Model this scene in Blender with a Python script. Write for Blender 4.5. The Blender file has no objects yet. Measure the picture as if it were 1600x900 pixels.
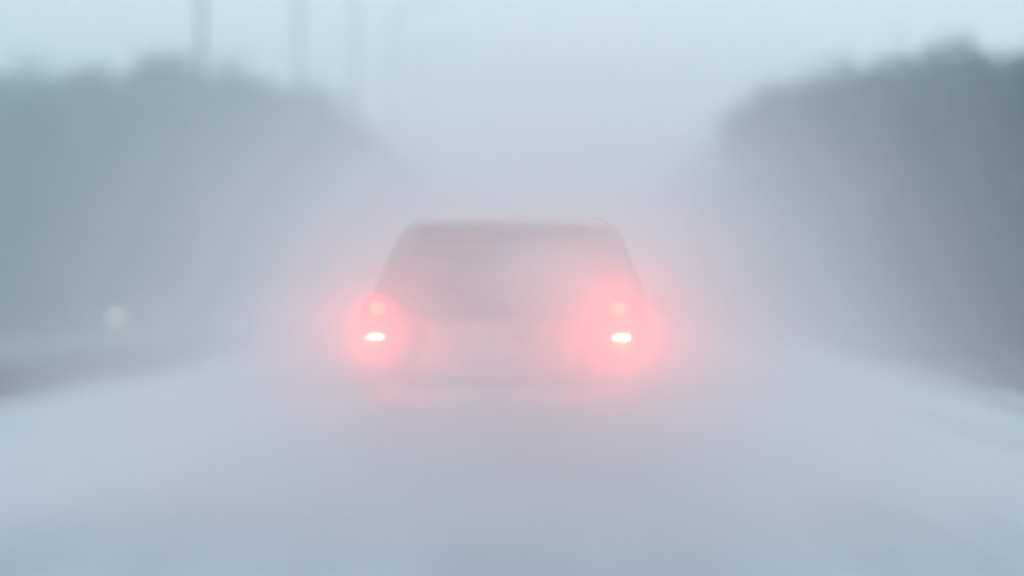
import bpy, bmesh, math, random
from mathutils import Vector, Matrix, noise
random.seed(7)
C = bpy.context.scene.collection
S = bpy.context.scene
R = math.radians

# ------------------------------------------------------------------ camera
CAM_Z = 1.15
YAW = 2.577
cd = bpy.data.cameras.new("camera")
cam = bpy.data.objects.new("camera", cd); C.objects.link(cam)
cam.location = (0, 0, CAM_Z)
cam.rotation_euler = (R(90.26), 0, R(YAW))
cd.lens = 50; cd.sensor_width = 36
cd.clip_start = 0.05; cd.clip_end = 3000
cd.dof.use_dof = True
cd.dof.focus_distance = 6.9
cd.dof.aperture_fstop = 0.36
S.camera = cam

# ------------------------------------------------------------------ world and sun (overcast)
SUN_EL, SUN_AZ = 38, 8        # azimuth: degrees right of the road direction
w = bpy.data.worlds.new("World"); S.world = w; w.use_nodes = True
nt = w.node_tree; nt.nodes.clear()
out = nt.nodes.new('ShaderNodeOutputWorld'); bg = nt.nodes.new('ShaderNodeBackground')
sky = nt.nodes.new('ShaderNodeTexSky'); sky.sky_type = 'NISHITA'; sky.sun_disc = False
sky.sun_elevation = R(SUN_EL); sky.sun_rotation = R(SUN_AZ)
sky.air_density = 1.0; sky.dust_density = 1.5; sky.ozone_density = 2.0; sky.altitude = 50
hs = nt.nodes.new('ShaderNodeMixRGB'); hs.blend_type = 'MIX'; hs.inputs[0].default_value = 0.80
hs.inputs[2].default_value = (6.45, 6.72, 7.12, 1)      # the cloud layer that greys the clear sky out
nt.links.new(sky.outputs[0], hs.inputs[1]); nt.links.new(hs.outputs[0], bg.inputs[0])
bg.inputs[1].default_value = 0.152
nt.links.new(bg.outputs[0], out.inputs[0])
sd = bpy.data.lights.new("sun", 'SUN'); sun = bpy.data.objects.new("sun", sd); C.objects.link(sun)
sd.energy = 0.5; sd.angle = R(30); sd.color = (1.0, 0.97, 0.93)
dirv = Vector((math.sin(R(SUN_AZ))*math.cos(R(SUN_EL)), math.cos(R(SUN_AZ))*math.cos(R(SUN_EL)), math.sin(R(SUN_EL))))
sun.rotation_euler = dirv.to_track_quat('Z', 'Y').to_euler()
sun.location = dirv*60

# ------------------------------------------------------------------ exposure, engine
S.view_settings.view_transform = 'Standard'; S.view_settings.look = 'None'
S.view_settings.exposure = 0.0; S.view_settings.gamma = 1.0
S.view_settings.use_curve_mapping = False
S.render.engine = 'CYCLES'
S.cycles.volume_bounces = 4; S.cycles.max_bounces = 8
S.cycles.volume_step_rate = 1.5; S.cycles.volume_max_steps = 256

# ------------------------------------------------------------------ helpers
def mat(name, col, rough=0.6, metal=0.0, var=0.0, scale=5.0, col2=None, bump=0.0, emis=None, es=0.0, coat=0.0, thr=None):
    m = bpy.data.materials.new(name); m.use_nodes = True
    n = m.node_tree; b = n.nodes['Principled BSDF']
    b.inputs['Roughness'].default_value = rough; b.inputs['Metallic'].default_value = metal
    b.inputs['Coat Weight'].default_value = coat
    c2 = col2 if col2 else tuple(min(1, c*(1+var)) for c in col)
    c1 = col if col2 else tuple(c*(1-var) for c in col)
    tc = n.nodes.new('ShaderNodeTexCoord')
    no = n.nodes.new('ShaderNodeTexNoise'); no.inputs['Scale'].default_value = scale; no.inputs['Detail'].default_value = 6
    n.links.new(tc.outputs['Object'], no.inputs['Vector'])
    rp = n.nodes.new('ShaderNodeValToRGB')
    lo, hi = thr if thr else (0.35, 0.65)
    rp.color_ramp.elements[0].position = lo; rp.color_ramp.elements[1].position = hi
    rp.color_ramp.elements[0].color = (*c1, 1); rp.color_ramp.elements[1].color = (*c2, 1)
    n.links.new(no.outputs[0], rp.inputs[0]); n.links.new(rp.outputs[0], b.inputs['Base Color'])
    if bump:
        bp = n.nodes.new('ShaderNodeBump'); bp.inputs['Strength'].default_value = bump; bp.inputs['Distance'].default_value = 0.05
        n.links.new(no.outputs[0], bp.inputs['Height']); n.links.new(bp.outputs[0], b.inputs['Normal'])
    if emis:
        b.inputs['Emission Color'].default_value = (*emis, 1); b.inputs['Emission Strength'].default_value = es
    return m

def link(name, bm, m, parent=None, smooth=False, loc=None):
    me = bpy.data.meshes.new(name)
    bmesh.ops.recalc_face_normals(bm, faces=bm.faces)
    bm.to_mesh(me); bm.free()
    if smooth:
        for p in me.polygons: p.use_smooth = True
    me.materials.append(m)
    o = bpy.data.objects.new(name, me); C.objects.link(o)
    if parent: o.parent = parent
    if loc: o.location = loc
    return o

def tag(o, label=None, cat=None, group=None, kind=None):
    if label: o['label'] = label
    if cat: o['category'] = cat
    if group: o['group'] = group
    if kind: o['kind'] = kind
    return o

def empty(name, loc, rz=0.0):
    o = bpy.data.objects.new(name, None); C.objects.link(o)
    o.location = loc; o.rotation_euler = (0, 0, rz); o.empty_display_size = 0.3
    return o

def copy_tree(o, parent=None):
    c = o.copy(); C.objects.link(c); c.parent = parent
    for ch in list(o.children): copy_tree(ch, c)
    return c

def box(bm, c, s, bev=0.0, mtx=None):
    r = bmesh.ops.create_cube(bm, size=1)
    vs = r['verts']
    for v in vs: v.co = Vector((v.co.x*s[0], v.co.y*s[1], v.co.z*s[2]))
    if bev:
        es = list({e for v in vs for e in v.link_edges})
        rr = bmesh.ops.bevel(bm, geom=es, offset=bev, segments=2, affect='EDGES')
        vs = list({v for f in rr['faces'] for v in f.verts} | {v for v in vs if v.is_valid})
    for v in vs:
        if mtx: v.co = mtx @ v.co
        v.co += Vector(c)

def tube(bm, pts, rads, seg=12, cap=True):
    rings = []
    n = len(pts); pts = [Vector(p) for p in pts]
    for i, p in enumerate(pts):
        d = (pts[min(i+1, n-1)]-pts[max(i-1, 0)]).normalized()
        q = d.to_track_quat('Z', 'Y')
        rings.append([bm.verts.new(p + q @ Vector((math.cos(2*math.pi*k/seg)*rads[i], math.sin(2*math.pi*k/seg)*rads[i], 0))) for k in range(seg)])
    for a, b in zip(rings, rings[1:]):
        for k in range(seg): bm.faces.new((a[k], a[(k+1) % seg], b[(k+1) % seg], b[k]))
    if cap:
        bm.faces.new(rings[0]); bm.faces.new(rings[-1])

def lathe(bm, prof, seg=32, axis='X', c=(0, 0, 0)):
    rings = []
    for (a, r) in prof:
        ring = []
        for k in range(seg):
            t = 2*math.pi*k/seg
            p = (a, r*math.cos(t), r*math.sin(t)) if axis == 'X' else (r*math.cos(t), r*math.sin(t), a)
            ring.append(bm.verts.new(Vector(p)+Vector(c)))
        rings.append(ring)
    for a, b in zip(rings, rings[1:]):
        for k in range(seg): bm.faces.new((a[k], a[(k+1) % seg], b[(k+1) % seg], b[k]))
    bm.faces.new(rings[0]); bm.faces.new(rings[-1])

# ------------------------------------------------------------------ materials
M = {}
M['road'] = mat('trodden_snow', (0.37, 0.45, 0.50), 0.75, var=0, scale=1.1, col2=(0.50, 0.59, 0.65), bump=0.3)
_n = M['road'].node_tree; _mp = _n.nodes.new('ShaderNodeMapping'); _mp.inputs['Scale'].default_value = (1, .10, 1)
_no = [q for q in _n.nodes if q.type == 'TEX_NOISE'][0]; _tc = [q for q in _n.nodes if q.type == 'TEX_COORD'][0]
_n.links.new(_tc.outputs['Object'], _mp.inputs[0]); _n.links.new(_mp.outputs[0], _no.inputs['Vector'])
M['ground'] = mat('snowy_field', (0.22, 0.25, 0.26), 0.9, scale=0.35, col2=(0.44, 0.48, 0.51), bump=0.4)
M['verge'] = mat('frosted_grass_soil', (0.050, 0.072, 0.075), 0.95, scale=1.3, col2=(0.17, 0.21, 0.225), bump=0.6, thr=(.4, .75))
M['grass'] = mat('dry_grass', (0.075, 0.095, 0.085), 0.9, var=.3, scale=3)
M['lower_road'] = mat('grey_slush', (0.05, 0.056, 0.062), 0.8, scale=0.6, col2=(0.11, 0.125, 0.135))
M['snow'] = mat('dirty_piled_snow', (0.24, 0.27, 0.29), 0.85, scale=2.0, col2=(0.40, 0.44, 0.47), bump=0.4)
M['slush'] = mat('track_slush', (0.30, 0.325, 0.345), 0.7, scale=1.2, col2=(0.46, 0.50, 0.53), bump=0.4)
M['leaf'] = mat('dark_needles', (0.020, 0.062, 0.082), 0.9, scale=0.7, col2=(0.042, 0.115, 0.145))
M['leaf2'] = mat('frosted_twigs', (0.032, 0.058, 0.064), 0.9, scale=0.7, col2=(0.07, 0.115, 0.125))
M['bark'] = mat('bark', (0.06, 0.052, 0.045), 0.95, var=.3, scale=4, bump=.5)
M['galv'] = mat('galvanised_steel', (0.26, 0.30, 0.31), 0.55, metal=.2, var=.12, scale=2)
M['lampglass'] = mat('frosted_glass', (0.5, 0.52, 0.52), 0.3, var=.03)
M['paint'] = mat('grimy_dark_paint', (0.045, 0.05, 0.06), 0.45, scale=3.0, col2=(0.09, 0.095, 0.105), coat=.4)
M['paint2'] = mat('dark_vehicle_paint', (0.02, 0.022, 0.03), 0.4, var=.2, scale=3, coat=.4)
M['crust'] = mat('snow_crusted_paint', (0.26, 0.28, 0.30), 0.8, scale=5.0, col2=(0.58, 0.61, 0.64), bump=.4)
M['glass'] = mat('dark_window_glass', (0.018, 0.02, 0.024), 0.12, var=.2, scale=6, coat=.3)
M['plastic'] = mat('black_plastic', (0.028, 0.028, 0.03), 0.6, var=.2, scale=9)
M['rubber'] = mat('tyre_rubber', (0.03, 0.03, 0.031), 0.85, var=.25, scale=14, bump=.4)
M['rim'] = mat('alloy_rim', (0.38, 0.39, 0.4), 0.4, metal=.7, var=.2, scale=8)
M['chrome'] = mat('bright_trim', (0.6, 0.6, 0.61), 0.3, metal=.8, var=.08, scale=8)
M['plate'] = mat('snowed_plate', (0.55, 0.56, 0.57), 0.6, var=.15, scale=20)
M['redlens'] = mat('red_lens', (0.28, 0.015, 0.012), 0.25, var=.15, scale=12, coat=.6)
M['seat'] = mat('seat_cloth', (0.04, 0.04, 0.045), 0.9, var=.2, scale=9)
M['headlens'] = mat('clear_lens', (0.45, 0.47, 0.48), 0.2, var=.05)
M['lit_low'] = mat('lit_tail_bulb', (0.12, 0.02, 0.015), 0.4, emis=(1.0, 0.52, 0.34), es=20)
M['lit_up'] = mat('lit_upper_bulb', (0.12, 0.012, 0.01), 0.4, emis=(1.0, 0.15, 0.05), es=4.6)
M['lit_lens'] = mat('lit_red_lens', (0.28, 0.015, 0.012), 0.3, var=.15, scale=12, coat=.4, emis=(1.0, 0.035, 0.012), es=1.1)
M['lit_head'] = mat('lit_headlamp', (0.8, 0.8, 0.6), 0.4, emis=(1.0, 1.0, 0.55), es=34)

# ------------------------------------------------------------------ terrain
XL, XR = -5.75, 4.50            # edges of the snow covered carriageway
def smooth(a, b, x):
    t = max(0, min(1, (x-a)/(b-a))); return t*t*(3-2*t)
def gz(x, y):
    z = 0.0
    if x < XL: z = -.45*smooth(-XL+1.5, -XL+7, -x)-.03*smooth(13, 18, -x)
    if x > XR: z = 0.35*smooth(XR+.5, XR+5, x)
    if x < XL-.3 or x > XR+.3:
        z += 0.10*noise.noise(Vector((x*.35, y*.22, 3.1)))*min(1, (abs(x-(XL+XR)/2)-5.1))
    if abs(x) > 60: z += 1.2*noise.noise(Vector((x*.02, y*.02, 0)))*min(1, (abs(x)-60)/80)
    return z

def sheet(name, xs, ys, zf, m, **k):
    bm = bmesh.new()
    g = [[bm.verts.new((x, y, zf(x, y))) for x in xs] for y in ys]
    for j in range(len(ys)-1):
        for i in range(len(xs)-1):
            bm.faces.new((g[j][i], g[j][i+1], g[j+1][i+1], g[j+1][i]))
    return tag(link(name, bm, m, smooth=True), kind='structure', **k)

def frange(a, b, s):
    o = []; v = a
    while v < b-1e-6: o.append(v); v += s
    return o+[b]
gx = [-420, -300, -200, -140, -100, -70, -50] + frange(-40, -16, 2) + frange(-15.5, 15, .5) + [17, 20, 25, 30, 40, 50, 70, 100, 140, 200, 300, 420]
gy = [-40, -20, -10] + frange(-5, 90, 1.0) + [95, 100, 110, 120, 140, 170, 210, 270, 350, 420]
sheet('ground', gx, gy, lambda x, y: gz(x, y)-0.03, M['ground'])
def rz_(x, y):
    # carriageway: ruts worn in the snow, low ridges between them
    z = 0.0
    for rx in (-4.0, -2.5, -1.15, .3, 1.9, 3.3): z -= 0.020*math.exp(-((x-rx-.12*math.sin(y*.09+rx))/.20)**2)
    z += 0.014*noise.noise(Vector((x*1.6, y*.35, 0)))
    return z+0.004
sheet('road', frange(XL, XR, .125), frange(-5, 70, .5)+[80, 95, 120, 150, 200, 280, 420], rz_, M['road'])
def vz(x, y):
    return gz(x, y)+.012+.09*max(0, noise.noise(Vector((x*.9, y*.5, 9))))
sheet('verge', frange(XL-12.2, XL-.02, .3), frange(0, 110, .7)+[130, 160], vz, M['verge'])
sheet('verge', frange(XR+.02, XR+8.5, .4), frange(0, 110, .7)+[130, 160], vz, M['verge'])
sheet('side_road', frange(-28.5, -18, .75), gy, lambda x, y: gz(x, y)+.02, M['lower_road'])

# slush thrown up along each edge of the carriageway
def bank(x0, wd, h, y0, y1, seed):
    bm = bmesh.new(); prev = None
    for y in frange(y0, y1, .45):
        r = []
        for i in range(9):
            t = i/8; x = x0+(t-.5)*wd
            hh = h*math.sin(math.pi*t)*(0.35+1.1*max(0, .45+noise.noise(Vector((x*1.2, y*.55, seed)))))
            xx = x+.18*noise.noise(Vector((y*.3, seed, 0)))
            zb = gz(xx, y) - (.06 if i in (0, 8) else .0)
            r.append(bm.verts.new((xx, y, zb+hh+.012)))
        if prev:
            for a in range(8): bm.faces.new((prev[a], prev[a+1], r[a+1], r[a]))
        prev = r
    return bm
for (x0, wd, h, sd_) in ((XL-.05, .6, .045, 1), (XR+.15, 1.0, .07, 2), (-31.5, 3.2, .85, 5)):
    o = link('snow_bank', bank(x0, wd, h, 1, 130, sd_), M['road'] if x0 < -20 else M['snow'], smooth=True); tag(o, kind='structure')

# dark slush strips worn through in the near right lane
def strip(pts, wd, seed):
    bm = bmesh.new(); prev = None
    n = 40
    for k in range(n+1):
        t = k/n; i = min(int(t*(len(pts)-1)), len(pts)-2); u = t*(len(pts)-1)-i
        x = pts[i][0]*(1-u)+pts[i+1][0]*u; y = pts[i][1]*(1-u)+pts[i+1][1]*u
        ww = wd*math.sin(math.pi*min(1, max(0, t)))**.5*(.8+.5*noise.noise(Vector((y*2, seed, 0))))+.01
        r = [bm.verts.new((x+s*ww/2, y, rz_(x+s*ww/2, y)+.006)) for s in (-1, -.5, 0, .5, 1)]
        if prev:
            for a in range(4): bm.faces.new((prev[a], prev[a+1], r[a+1], r[a]))
        prev = r
    return bm
for k, (pts, wd) in enumerate((([(-3.9, 12), (-4.0, 24)], .3), ([(3.3, 10), (3.35, 22)], .35))):
    o = link('slush_strip', strip(pts, wd, k), M['slush']); tag(o, kind='structure')

# grass standing through the snow on both verges
def grass(x0, x1, y0, y1, n):
    bm = bmesh.new()
    for _ in range(n):
        x = random.uniform(x0, x1); y = y0+(y1-y0)*random.random()**1.5
        if noise.noise(Vector((x*.8, y*.3, 2))) < -.12: continue
        z = gz(x, y)-.02
        for q in range(5):
            a = random.uniform(0, 6.28); h = random.uniform(.08, .30); wd = .012+.0006*y
            dx, dy = math.cos(a), math.sin(a); bx, by = x+random.gauss(0, .05), y+random.gauss(0, .05)
            l = random.uniform(.03, .14)
            v = [bm.verts.new(p) for p in ((bx-dy*wd, by+dx*wd, z), (bx+dy*wd, by-dx*wd, z), (bx+dx*l*.5, by+dy*l*.5, z+h*.7), (bx+dx*l, by+dy*l, z+h))]
            bm.faces.new((v[0], v[1], v[2])); bm.faces.new((v[0], v[2], v[3]))
    return bm
o = link('grass', grass(XL-4.0, XL-.5, 10, 70, 5000), M['grass']); tag(o, kind='stuff', label='dark frosted grass on the strip beside the left edge of the road', cat='grass')
o = link('grass', grass(XR+.6, XR+7, 12, 70, 5000), M['grass']); tag(o, kind='stuff', label='dark frosted grass at the foot of the trees right of the road', cat='grass')

# ------------------------------------------------------------------ trees
def crown_bm(kind, H, W, seed, n):
    rnd = random.Random(seed); bm = bmesh.new()
    if kind == 'round':
        lobes = []
        for i in range(26):
            z = rnd.uniform(.16, .90)*H
            rr = W*.5*math.sin(math.pi*min(1, (z/H*.90+.12)))**.6
            a = rnd.uniform(0, 6.28); q = rr*rnd.uniform(.15, .78)
            lobes.append((Vector((q*math.cos(a), q*math.sin(a), z)), W*rnd.uniform(.13, .24)))
        lobes.append((Vector((0, 0, H*.84)), W*.2))
        for i in range(n):
            c, r = lobes[i % len(lobes)]
            d = Vector((rnd.gauss(0, 1), rnd.gauss(0, 1), rnd.gauss(0, 1))).normalized()
            p = c+d*r*(.35+abs(rnd.gauss(.35, .38)))
            leaf(bm, p, rnd, rnd.uniform(.14, .30))
    else:
        for i in range(n):
            t = rnd.random()**.75
            z = H*(1-.90*t)
            lay = .75+.35*abs(math.sin(z*3.6))
            r = W*.5*(t**.85)*lay*math.sqrt(rnd.random())*rnd.uniform(.8, 1.08)+.05
            a = rnd.uniform(0, 6.28)
            p = Vector((r*math.cos(a), r*math.sin(a), z-.18*r))
            leaf(bm, p, rnd, rnd.uniform(.12, .26))
    return bm
def leaf(bm, p, rnd, s):
    u = Vector((rnd.gauss(0, 1), rnd.gauss(0, 1), rnd.gauss(0, .6))).normalized()
    v = u.cross(Vector((rnd.gauss(0, 1), rnd.gauss(0, 1), rnd.gauss(0, 1)))).normalized()
    a, b, c, d = p-u*s, p-v*s*.55, p+u*s, p+v*s*.6
    bm.faces.new([bm.verts.new(q) for q in (a, b, c, d)])
def trunk_bm(H, W, seed):
    rnd = random.Random(seed); bm = bmesh.new()
    tube(bm, [(0, 0, -.4), (.03, 0, .3), (.05*H*.1, 0, H*.4), (0, .02*H*.2, H*.7), (0, 0, H*.93)], [.30, .22, .15, .09, .025], 10)
    for i in range(9):
        z = H*(.25+.065*i); a = i*2.4+rnd.random(); L = W*.36*(1-.06*i)
        tube(bm, [(0, 0, z), (math.cos(a)*L*.5, math.sin(a)*L*.5, z+L*.28), (math.cos(a)*L, math.sin(a)*L, z+L*.75)], [.075, .05, .015], 6)
    return bm
protos = []
for i, (kind, H, W, n, lm) in enumerate((('round', 10, 7.5, 9000, 'leaf'), ('round', 10, 6.5, 8000, 'leaf2'), ('cone', 10, 4.6, 9000, 'leaf'), ('round', 10, 8.5, 10000, 'leaf'))):
    cm = link('crown', crown_bm(kind, H, W, 11+i, n), M[lm]); tm = link('trunk', trunk_bm(H, W, 31+i), M['bark'])
    protos.append((cm.data, tm.data)); bpy.data.objects.remove(cm); bpy.data.objects.remove(tm)
def tree(x, y, H, pi, label, group, name='tree', ws=1.0):
    H *= .95
    t = empty(name, (x, y, gz(x, y)-.05), random.uniform(0, 6.28))
    s = H/10.0; t.scale = (s*ws, s*ws, s)
    for nm, me in (('trunk', protos[pi][1]), ('crown', protos[pi][0])):
        o = bpy.data.objects.new(nm, me); C.objects.link(o); o.parent = t
    tag(t, label, 'tree', group)
f_px = 50/36*1600
def road_xy(px, d):      # place on the ground: picture column 0-1600, distance down the road
    return ((px-900)/f_px*d, d)
# right-hand wood
RW = 'trees of the dark wood right of the road'
LW = 'trees of the hazy wood left of the road'
LR = 'leafy tree merged into the dark wood right of the road'
LL = 'pale leafy tree merged into the hazy wood left of the road'
k = 0
for (px, d, top) in ((1690, 23, 80), (1625, 25, 92), (1560, 27.5, 96), (1505, 30, 102), (1410, 35, 110), (1370, 37.5, 114), (1330, 41, 120), (1285, 46, 130), (1240, 51, 140), (1205, 58, 160),
                     (1650, 38, 82), (1580, 42, 88), (1500, 44, 98), (1420, 47, 106), (1350, 52, 116), (1290, 60, 130), (1215, 70, 162)):
    x, y = road_xy(px, d); H = (460-top)/f_px*d+CAM_Z-gz(x, y)
    tree(x, y, H, (0, 3, 1, 0, 3)[k % 5], LR, RW); k += 1
x, y = road_xy(1455, 36); tree(x, y, (460-74)/f_px*36+CAM_Z-.3, 0, 'tall tree rising above its neighbours in the dark wood at right', None)
for (px, d, top) in ((1165, 84, 205), (1125, 96, 225), (1090, 108, 245), (1050, 124, 262), (1020, 145, 285), (990, 175, 310), (965, 210, 340)):
    x, y = road_xy(px, d); H = (460-top)/f_px*d+CAM_Z-gz(x, y)
    tree(x, y, H, (0, 1, 3)[k % 3], 'faint far tree of the right-hand row, fading beyond the end of the dark wood', 'far trees along the right of the road', ws=.85); k += 1
# left-hand wood
for (px, d, top) in ((-60, 70, 105), (20, 72, 112), (95, 70, 108), (165, 72, 104), (330, 74, 102), (395, 78, 118), (445, 84, 132), (490, 90, 150), (530, 98, 175),
                     (-10, 82, 100), (130, 84, 108), (290, 84, 108), (360, 90, 118), (60, 60, 130), (200, 64, 118)):
    x, y = road_xy(px, d); H = (460-top)/f_px*d+CAM_Z-gz(x, y)
    tree(x, y, H, (3, 0, 1, 3, 0)[k % 5], LL, LW); k += 1
x, y = road_xy(245, 72); tree(x, y, (460-76)/f_px*72+CAM_Z+.9, 1, 'round topped tree rising highest from the hazy left wood, beside the nearest post', None)
for (px, d, top) in ((570, 110, 205), (612, 124, 232), (655, 142, 258), (700, 165, 285), (745, 195, 315), (790, 230, 345)):
    x, y = road_xy(px, d); H = (460-top)/f_px*d+CAM_Z-gz(x, y)
    tree(x, y, H, (0, 1, 3)[k % 3], 'faint far tree of the left-hand row, fading behind the car', 'far trees along the left of the road', ws=.9); k += 1

# shrubs under the right wood
def shrub_bm(seed, n=2200):
    rnd = random.Random(seed); bm = bmesh.new()
    for i in range(n):
        a = rnd.uniform(0, 6.28); t = rnd.random()
        r = 1.15*math.sqrt(rnd.random())*(1-.5*t*t); z = 1.5*t*(1-.25*r)+.08*math.sin(5*a)
        leaf(bm, Vector((r*math.cos(a)+.15*math.sin(3*a), r*math.sin(a), max(.03, z))), rnd, rnd.uniform(.05, .12))
    return bm
def stems_bm(seed):
    rnd = random.Random(seed); bm = bmesh.new()
    for i in range(12):
        a = rnd.uniform(0, 6.28); L = rnd.uniform(.4, .9)
        tube(bm, [(.05*math.cos(a), .05*math.sin(a), -.05), (L*.4*math.cos(a), L*.4*math.sin(a), .7), (L*math.cos(a), L*math.sin(a), 1.35)], [.02, .014, .006], 5)
    return bm
sp = []
for i in range(2):
    a = link('foliage', shrub_bm(50+i), M['leaf']); b = link('stems', stems_bm(60+i), M['bark']); sp.append((a.data, b.data))
    bpy.data.objects.remove(a); bpy.data.objects.remove(b)
def shrub(x, y, s, label, group, i):
    t = empty('shrub', (x, y, gz(x, y)-.03), random.uniform(0, 6)); t.scale = (s, s, s*random.uniform(.8, 1.1))
    for nm, me in (('foliage', sp[i % 2][0]), ('stems', sp[i % 2][1])):
        o = bpy.data.objects.new(nm, me); C.objects.link(o); o.parent = t
    tag(t, label, 'shrub', group)
for i, y in enumerate((17, 19.5, 22, 24.5, 27.2, 30, 33.5, 37, 42, 48, 55, 64)):
    shrub(7.6+random.uniform(-.5, .7)+i*.05, y, random.uniform(.85, 1.15), 'low dark shrub in the hedge line under the trees right of the road', 'shrubs under the right-hand trees', i)
# clumps beyond the side road on the left
for i, (px, d) in enumerate(((-20, 60), (30, 61), (75, 66), (330, 66), (372, 68), (415, 72), (455, 78))):
    x, y = road_xy(px, d); shrub(x, y, 1.0, 'low grey shrub at the foot of the hazy wood left of the road', 'shrubs under the left-hand trees', i)

# ------------------------------------------------------------------ tall lamp posts on the left
def post():
    t = empty('lamp_post', (0, 0, 0))
    b = bmesh.new(); tube(b, [(0, 0, -.3), (0, 0, 1.2), (0, 0, 1.22), (0, 0, 16.4)], [.14, .14, .095, .06], 16); link('pole', b, M['galv'], t, True)
    b = bmesh.new(); box(b, (0, -.15, .75), (.12, .03, .5), .006); link('access_door', b, M['galv'], t)
    b = bmesh.new(); lathe(b, [(-.05, .26), (.03, .26), (.05, .18)], 20, 'Z'); link('base_plate', b, M['galv'], t)
    b = bmesh.new(); tube(b, [(0, 0, 16.35), (.15, 0, 16.75), (.7, 0, 17.0), (1.9, 0, 17.12)], [.06, .05, .045, .035], 10); link('arm', b, M['galv'], t, True)
    b = bmesh.new(); box(b, (2.2, 0, 17.14), (.75, .28, .12), .04); h = link('lamp_head', b, M['galv'], t, True)
    b = bmesh.new(); box(b, (2.25, 0, 17.07), (.5, .2, .04), .01); link('lens', b, M['lampglass'], h)
    return t
P = post()
plab = ['nearest and thickest of the tall grey posts rising out of the left wood', 'second tall grey post from the left, thinner than the nearest one',
        'third tall grey post from the left, standing beyond the second', 'fourth, very faint tall post, over the fading end of the left wood', 'farthest and faintest post of the row, nearest the car roof']
for i in range(5):
    o = P if i == 0 else copy_tree(P)
    x = (308-900)/f_px*37; y = 37+13.1*i
    o.location = (x, y, gz(x, y)); o['label'] = plab[i]; o['category'] = 'lamp post'; o['group'] = 'tall posts along the left side'

# ------------------------------------------------------------------ cars
def loft(stations, m, name, parent, sub=2):
    """stations: (y, zbot, wsill, zmid, wmid, zbelt, wbelt, zroof, wroof)"""
    bm = bmesh.new(); rings = []
    for (y, zb, ws, zm, wm, zl, wl, zr, wr) in stations:
        half = [(0, zb), (ws*.8, zb), (ws, zb+.06), (wm, zm), (wl, zl), (wl-.03 if wr < wl-.04 else wl-.01, zl+.02), (wr, zr-.05), (wr-.10, zr), (0, zr+.015)]
        pts = half + [(-a, b) for a, b in reversed(half[1:-1])]
        rings.append([bm.verts.new((a, y, b)) for a, b in pts])
    n = len(rings[0])
    for a, b in zip(rings, rings[1:]):
        for k in range(n): bm.faces.new((a[k], a[(k+1) % n], b[(k+1) % n], b[k]))
    for ring in (rings[0], rings[-1]):
        for k in range(0, 8):
            A, B, Cc, D = ring[k], ring[k+1], ring[(n-k-1) % n], ring[(n-k) % n]
            vs = []
            for v in (A, B, Cc, D):
                if v not in vs: vs.append(v)
            if len(vs) >= 3: bm.faces.new(vs)
    o = link(name, bm, m, parent, True)
    md = o.modifiers.new('s', 'SUBSURF'); md.levels = sub; md.render_levels = sub
    return o

def panel(pts, th, nrm, m, name, parent, nx=6, bulge=.022):
    """a thin curved panel from four corner points, with real thickness"""
    bm = bmesh.new(); P4 = [Vector(p) for p in pts]; N = Vector(nrm).normalized()
    g = []
    for side in (0, 1):
        gg = []
        for j in range(nx+1):
            row = []
            for i in range(nx+1):
                u, v = i/nx, j/nx
                p = (P4[0]*(1-u)+P4[1]*u)*(1-v)+(P4[3]*(1-u)+P4[2]*u)*v
                # corner rounding: draw corners inwards
                cu, cv = 2*u-1, 2*v-1
                k = 1-.045*(cu*cu*cv*cv)
                c = sum(P4, Vector())/4
                p = c+(p-c)*k
                p = p+N*(th*side + bulge*(1-cu*cu))
                row.append(bm.verts.new(p))
            gg.append(row)
        g.append(gg)
    for s in (0, 1):
        for j in range(nx):
            for i in range(nx): bm.faces.new((g[s][j][i], g[s][j][i+1], g[s][j+1][i+1], g[s][j+1][i]))
    for i in range(nx):
        for (j) in (0, nx):
            bm.faces.new((g[0][j][i], g[0][j][i+1], g[1][j][i+1], g[1][j][i])); bm.faces.new((g[0][i][j], g[0][i+1][j], g[1][i+1][j], g[1][i][j]))
    return link(name, bm, m, parent, True)

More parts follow.
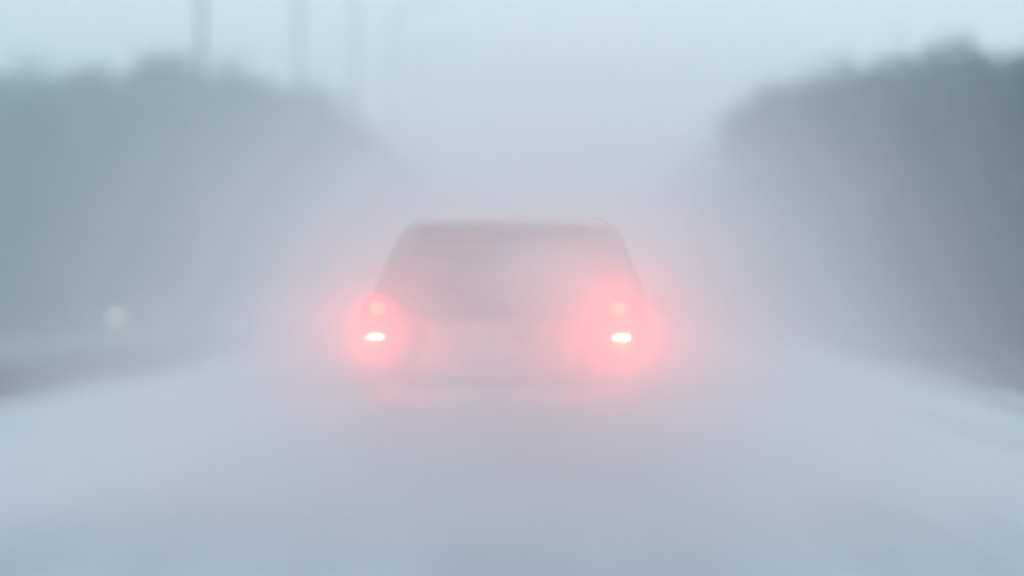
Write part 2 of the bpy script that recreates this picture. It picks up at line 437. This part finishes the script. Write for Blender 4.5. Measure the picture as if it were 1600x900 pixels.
def make_car(paint, loc, rz, lit):
    """estate/SUV; origin on the ground under the tail, nose at +y"""
    t = empty('car', loc, rz)
    st = [  # y, zbot, wsill, zmid, wmid, zbelt, wbelt, zroof, wroof
        (0.00, .48, .70, .70, .80, 1.00, .76, 1.02, .70),
        (0.05, .36, .80, .62, .88, 1.02, .845, 1.10, .77),
        (0.14, .30, .84, .60, .90, 1.03, .865, 1.30, .72),
        (0.34, .27, .86, .60, .91, 1.04, .88, 1.59, .665),
        (0.55, .26, .86, .60, .91, 1.04, .885, 1.64, .685),
        (1.40, .25, .86, .60, .915, 1.03, .89, 1.665, .70),
        (2.10, .25, .86, .60, .915, 1.01, .89, 1.65, .69),
        (2.45, .25, .86, .60, .915, 1.00, .885, 1.55, .645),
        (3.00, .25, .86, .60, .915, .99, .875, 1.25, .70),
        (3.25, .25, .86, .60, .91, .96, .865, 1.05, .78),
        (3.90, .26, .84, .58, .89, .88, .83, .93, .74),
        (4.28, .30, .78, .55, .83, .78, .76, .82, .66),
        (4.42, .42, .66, .55, .72, .70, .66, .72, .58)]
    loft(st, paint, 'body', t)
    # rear window with glass, wiper
    rw = panel([(-.66, .085, 1.10), (.66, .085, 1.10), (.55, .275, 1.49), (-.55, .275, 1.49)], .012, (0, -.9, .42), M['glass'], 'rear_window', t)
    b = bmesh.new(); tube(b, [(.02, .005, 1.09), (-.18, .04, 1.16), (-.46, .07, 1.22)], [.012, .009, .006], 6); tube(b, [(.02, .02, 1.06), (.02, -.01, 1.10)], [.025, .02], 10); link('wiper', b, M['glass'], rw)
    b = bmesh.new(); box(b, (0, .30, 1.548), (1.06, .20, .03), .014); link('roof_spoiler', b, paint, t, True)
    b = bmesh.new(); box(b, (0, .196, 1.548), (.34, .014, .018), .004); link('third_brake_light', b, M['redlens'], t)
    # side windows and windscreen
    for s in (-1, 1):
        for (y0, y1, y2, y3) in ((.50, 1.10, 1.10, .62), (1.18, 1.92, 1.92, 1.18), (2.0, 2.85, 2.38, 2.0)):
            panel([(s*.868, y0, 1.08), (s*.868, y1, 1.08), (s*.685, y2, 1.52), (s*.685, y3, 1.52)], .010, (s, 0, .42), M['glass'], 'side_window', t, 6, .004)
        b = bmesh.new(); tube(b, [(s*.56, .60, 1.59), (s*.565, .70, 1.625), (s*.575, 2.0, 1.640), (s*.575, 2.1, 1.60)], [.016]*4, 8); link('roof_rail', b, M['plastic'], t, True)
        mr = bmesh.new(); box(mr, (s*1.00, 2.72, 1.06), (.20, .12, .15), .045); mm = link('wing_mirror', mr, paint, t, True)
        mr = bmesh.new(); box(mr, (s*1.01, 2.66, 1.06), (.15, .008, .11), .003); link('mirror_glass', mr, M['chrome'], mm)
        for yh in (1.30, 2.20):
            b = bmesh.new(); box(b, (s*.915, yh, .86), (.03, .20, .03), .008); link('door_handle', b, M['chrome'], t, True)
        b = bmesh.new(); box(b, (s*.87, 2.0, .30), (.10, 2.0, .11), .03); link('side_skirt', b, M['plastic'], t, True)
        # headlight
        b = bmesh.new(); box(b, (s*.60, 4.33, .72), (.30, .16, .13), .04); hl = link('headlight', b, M['headlens'], t, True)
        # wheels
        for y in (.82, 3.45):
            b = bmesh.new(); lathe(b, [(-.11, .22), (-.115, .30), (-.09, .335), (.09, .335), (.115, .30), (.11, .22)], 40, 'X', (s*.83, y, .335)); wh = link('wheel', b, M['rubber'], t, True)
            b = bmesh.new(); lathe(b, [(0, .225), (s*.012, .225), (s*.014, .20), (-s*.03, .19), (-s*.03, .05), (s*.005, .045), (s*.01, .0001)], 32, 'X', (s*.942, y, .335))
            for q in range(5):
                a = q*2*math.pi/5; box(b, (s*.938, y+.12*math.sin(a), .335+.12*math.cos(a)), (.02, .05, .19), .006, Matrix.Rotation(-a, 3, 'X'))
            link('rim', b, M['rim'], wh)
            b = bmesh.new()
            tube(b, [(s*.905, y+.40*math.sin(u), .335+.40*math.cos(u)) for u in [R(-100+10*i) for i in range(21)]], [.035]*21, 8); link('wheel_arch', b, M['plastic'], t, True)
    panel([(-.74, 3.18, 1.06), (.74, 3.18, 1.06), (.60, 2.52, 1.53), (-.60, 2.52, 1.53)], .010, (0, .55, .83), M['glass'], 'windscreen', t)
    b = bmesh.new(); box(b, (0, 4.42, .58), (.80, .06, .12), .02); link('grille', b, M['plastic'], t, True)
    # snow caked on the tailgate, bumper, plate, trim, exhaust
    tg = bmesh.new(); g = []
    for side in (0, 1):
        gg = []
        for j in range(15):
            row = []
            for i in range(31):
                u = i/30*2-1; v = j/14
                wv = .585+.03*math.sin(3*v)
                x = u*wv; z = .665+.315*v
                y = .005+.05*u**4 - (.014+.012*noise.noise(Vector((x*6, z*6, 4))) if side else -.02)
                row.append(tg.verts.new((x, y, z)))
            gg.append(row)
        g.append(gg)
    for s_ in (0, 1):
        for j in range(14):
            for i in range(30): tg.faces.new((g[s_][j][i], g[s_][j][i+1], g[s_][j+1][i+1], g[s_][j+1][i]))
    for i in range(30):
        for j in (0, 14): tg.faces.new((g[0][j][i], g[0][j][i+1], g[1][j][i+1], g[1][j][i]))
    for i in range(14):
        for j in (0, 30): tg.faces.new((g[0][i][j], g[0][i+1][j], g[1][i+1][j], g[1][i][j]))
    gate = link('tailgate', tg, M['crust'], t, True)
    b = bmesh.new(); box(b, (0, -.045, 1.005), (1.02, .030, .012), .004); link('trim_strip', b, M['crust'], gate)
    b = bmesh.new(); box(b, (0, -.038, .82), (.52, .014, .115), .005); link('number_plate', b, M['plate'], gate)
    b = bmesh.new(); box(b, (0, -.03, .50), (1.56, .20, .21), .06); bp = link('rear_bumper', b, M['crust'], t, True)
    b = bmesh.new(); box(b, (0, -.02, .35), (1.30, .18, .12), .03); link('lower_valance', b, M['plastic'], bp, True)
    for s in (-1, 1):
        b = bmesh.new(); box(b, (s*.60, -.137, .47), (.14, .012, .04), .004); link('reflector', b, M['redlens'], bp)
    b = bmesh.new(); lathe(b, [(-.16, .032), (.1, .032)], 16, 'Z', (0, 0, 0)); bmesh.ops.rotate(b, verts=b.verts, matrix=Matrix.Rotation(R(90), 3, 'X')); bmesh.ops.translate(b, verts=b.verts, vec=(-.48, .02, .28)); link('exhaust_pipe', b, M['chrome'], t, True)
    # tail lamps
    for s in (-1, 1):
        b = bmesh.new(); box(b, (s*.725, .020, .965), (.19, .12, .36), .035); tl = link('tail_light', b, M['lit_lens'] if lit else M['redlens'], t, True)
        b = bmesh.new(); box(b, (s*.722, -.050, .900), (.108, .022, .038), .010); lo = link('lower_lamp', b, M['lit_low'] if lit else M['redlens'], tl, True)
        b = bmesh.new(); box(b, (s*.705, -.050, 1.070), (.085, .022, .070), .012); link('upper_lamp', b, M['lit_up'] if lit else M['redlens'], tl, True)
    return t

CX, CY = -.455, 8.33
car = make_car(M['paint'], (CX, CY, 0), R(-3.0), True)
tag(car, 'snow caked car driving away in mid road with its red tail lights lit', 'car')
# the lamps' own light, thrown back into the spray
for s, e in ((-1, 21.0), (1, 29.0)):
    ld = bpy.data.lights.new('tail_lamp_glow', 'POINT'); ld.energy = e; ld.color = (1.0, .045, .0); ld.shadow_soft_size = .05
    lo = bpy.data.objects.new('tail_lamp_glow', ld); C.objects.link(lo); lo.parent = car; lo.location = (s*.722, -.19, .88)
    ld = bpy.data.lights.new('upper_lamp_glow', 'POINT'); ld.energy = e*.2; ld.color = (1.0, .045, .0); ld.shadow_soft_size = .04
    lo = bpy.data.objects.new('upper_lamp_glow', ld); C.objects.link(lo); lo.parent = car; lo.location = (s*.705, -.17, 1.07)

# far vehicles on the lower side road at left
def far_car(px, d, rz, label, lit=False, s=.92):
    x, y = road_xy(px, d)
    t = make_car(M['paint2'], (x, y, gz(x, y)+.02), R(rz), False)
    t.scale = (s, s, s); tag(t, label, 'car', 'far cars on the lower road at left')
    return t
far_car(122, 60, 6, 'leftmost of the faint dark cars on the low road at left')
o = far_car(245, 58, 180, 'faint oncoming car at left with a small bright yellowish headlight')
far_car(322, 64, 4, 'rightmost of the faint dark cars on the low road at left')
hls = [c for c in o.children if c.name.startswith('headlight')]
hl = max(hls, key=lambda c: sum(v.co.x for v in c.data.vertices))
b = bmesh.new(); lathe(b, [(0, .085), (.05, .085), (.065, .05)], 20, 'Z'); bmesh.ops.rotate(b, verts=b.verts, matrix=Matrix.Rotation(R(-90), 3, 'X')); bmesh.ops.translate(b, verts=b.verts, vec=(.62, 4.40, .74))
for v in b.verts: v.co = Vector((.62, 4.40, .74))+(v.co-Vector((.62, 4.40, .74)))*.55
link('bulb', b, M['lit_head'], hl)

# ------------------------------------------------------------------ air: even haze over everything
def volume_mat(name, col, dens, aniso):
    m = bpy.data.materials.new(name); m.use_nodes = True; n = m.node_tree; n.nodes.clear()
    o = n.nodes.new('ShaderNodeOutputMaterial'); v = n.nodes.new('ShaderNodeVolumePrincipled')
    v.inputs['Color'].default_value = (*col, 1); v.inputs['Density'].default_value = dens; v.inputs['Anisotropy'].default_value = aniso
    n.links.new(v.outputs[0], o.inputs['Volume']); return m, n, v
hm, _, _ = volume_mat('haze', (.76, .955, 1.0), .0112, .3)
b = bmesh.new(); box(b, (0, 190, 9.5), (900, 500, 26)); haze = link('haze', b, hm); tag(haze, kind='stuff')

# ------------------------------------------------------------------ powder snow whirled up by the car
def spray(name, lo, hi, terms, aniso, nscale, namp, label, col=(.96, .975, .99)):
    """terms: list of (amp, centre, sigma, z0 decay or None) gaussian clouds summed, times soft noise"""
    m, n, v = volume_mat(name, col, 0, aniso)
    tc = n.nodes.new('ShaderNodeTexCoord'); total = None
    def math_(op, a, b_=None):
        q = n.nodes.new('ShaderNodeMath'); q.operation = op
        for i, val in enumerate((a, b_)):
            if val is None: continue
            if isinstance(val, (int, float)): q.inputs[i].default_value = val
            else: n.links.new(val, q.inputs[i])
        return q.outputs[0]
    for (amp, c, sg) in terms:
        mp = n.nodes.new('ShaderNodeVectorMath'); mp.operation = 'SUBTRACT'; n.links.new(tc.outputs['Object'], mp.inputs[0]); mp.inputs[1].default_value = c
        dv = n.nodes.new('ShaderNodeVectorMath'); dv.operation = 'DIVIDE'; n.links.new(mp.outputs[0], dv.inputs[0]); dv.inputs[1].default_value = sg
        dt = n.nodes.new('ShaderNodeVectorMath'); dt.operation = 'DOT_PRODUCT'; n.links.new(dv.outputs[0], dt.inputs[0]); n.links.new(dv.outputs[0], dt.inputs[1])
        g = math_('MULTIPLY', math_('EXPONENT', math_('MULTIPLY', dt.outputs['Value'], -.5)), amp)
        total = g if total is None else math_('ADD', total, g)
    no = n.nodes.new('ShaderNodeTexNoise'); no.inputs['Scale'].default_value = nscale; no.inputs['Detail'].default_value = 1.0
    n.links.new(tc.outputs['Object'], no.inputs['Vector'])
    k = math_('ADD', math_('MULTIPLY', math_('SUBTRACT', no.outputs[0], .5), namp), 1.0); k = math_('MAXIMUM', k, 0.0)
    n.links.new(math_('MULTIPLY', total, k), v.inputs['Density'])
    # hull: a rounded lump around the cloud
    bm = bmesh.new(); c = [(a+b_)/2 for a, b_ in zip(lo, hi)]; s = [b_-a for a, b_ in zip(lo, hi)]
    box(bm, c, s)
    o = link(name, bm, m); tag(o, kind='stuff', label=label, cat='snow spray'); return o
spray('snow_spray', (-5, 1.2, .03), (4.5, 13, 3.8), [
    (1.8, (-.40, 7.5, .15), (1.35, 1.1, .42)),
    (.46, (-.30, 7.7, 1.10), (1.25, 1.5, .66)),
    (1.5, (-1.14, 7.95, .76), (.30, .26, .20)),  # small lumps added from here to spread the red halos of the tail lamps
    (2.0, (-1.45, 7.95, .80), (.24, .26, .18)),
    (1.5, (.24, 7.95, .78), (.26, .26, .24)),
    (3.0, (-.06, 7.98, 1.20), (.22, .24, .17)),
    (2.3, (.64, 7.88, .62), (.32, .30, .19)),
    (1.0, (.15, 7.75, .42), (.30, .4, .22)),
    (.06, (-.2, 4.4, .1), (2.0, 2.0, .5)),
    ], .35, 1.1, 1.3, 'pale cloud of powder snow thrown up round the tail of the car')

# snow smoke hanging over the road farther on, stirred up by the traffic ahead
spray('snow_smoke', (-22, 15, .03), (22, 170, 14.6), [
    (.030, (0.5, 62, 1.5), (6.0, 24, 4.6)),
    (.022, (-1.0, 110, 2.0), (10.0, 26, 6.0)),
    ], .3, .10, 1.3, 'pale snow smoke hanging low over the road far beyond the car')

print('objects', len(bpy.data.objects))
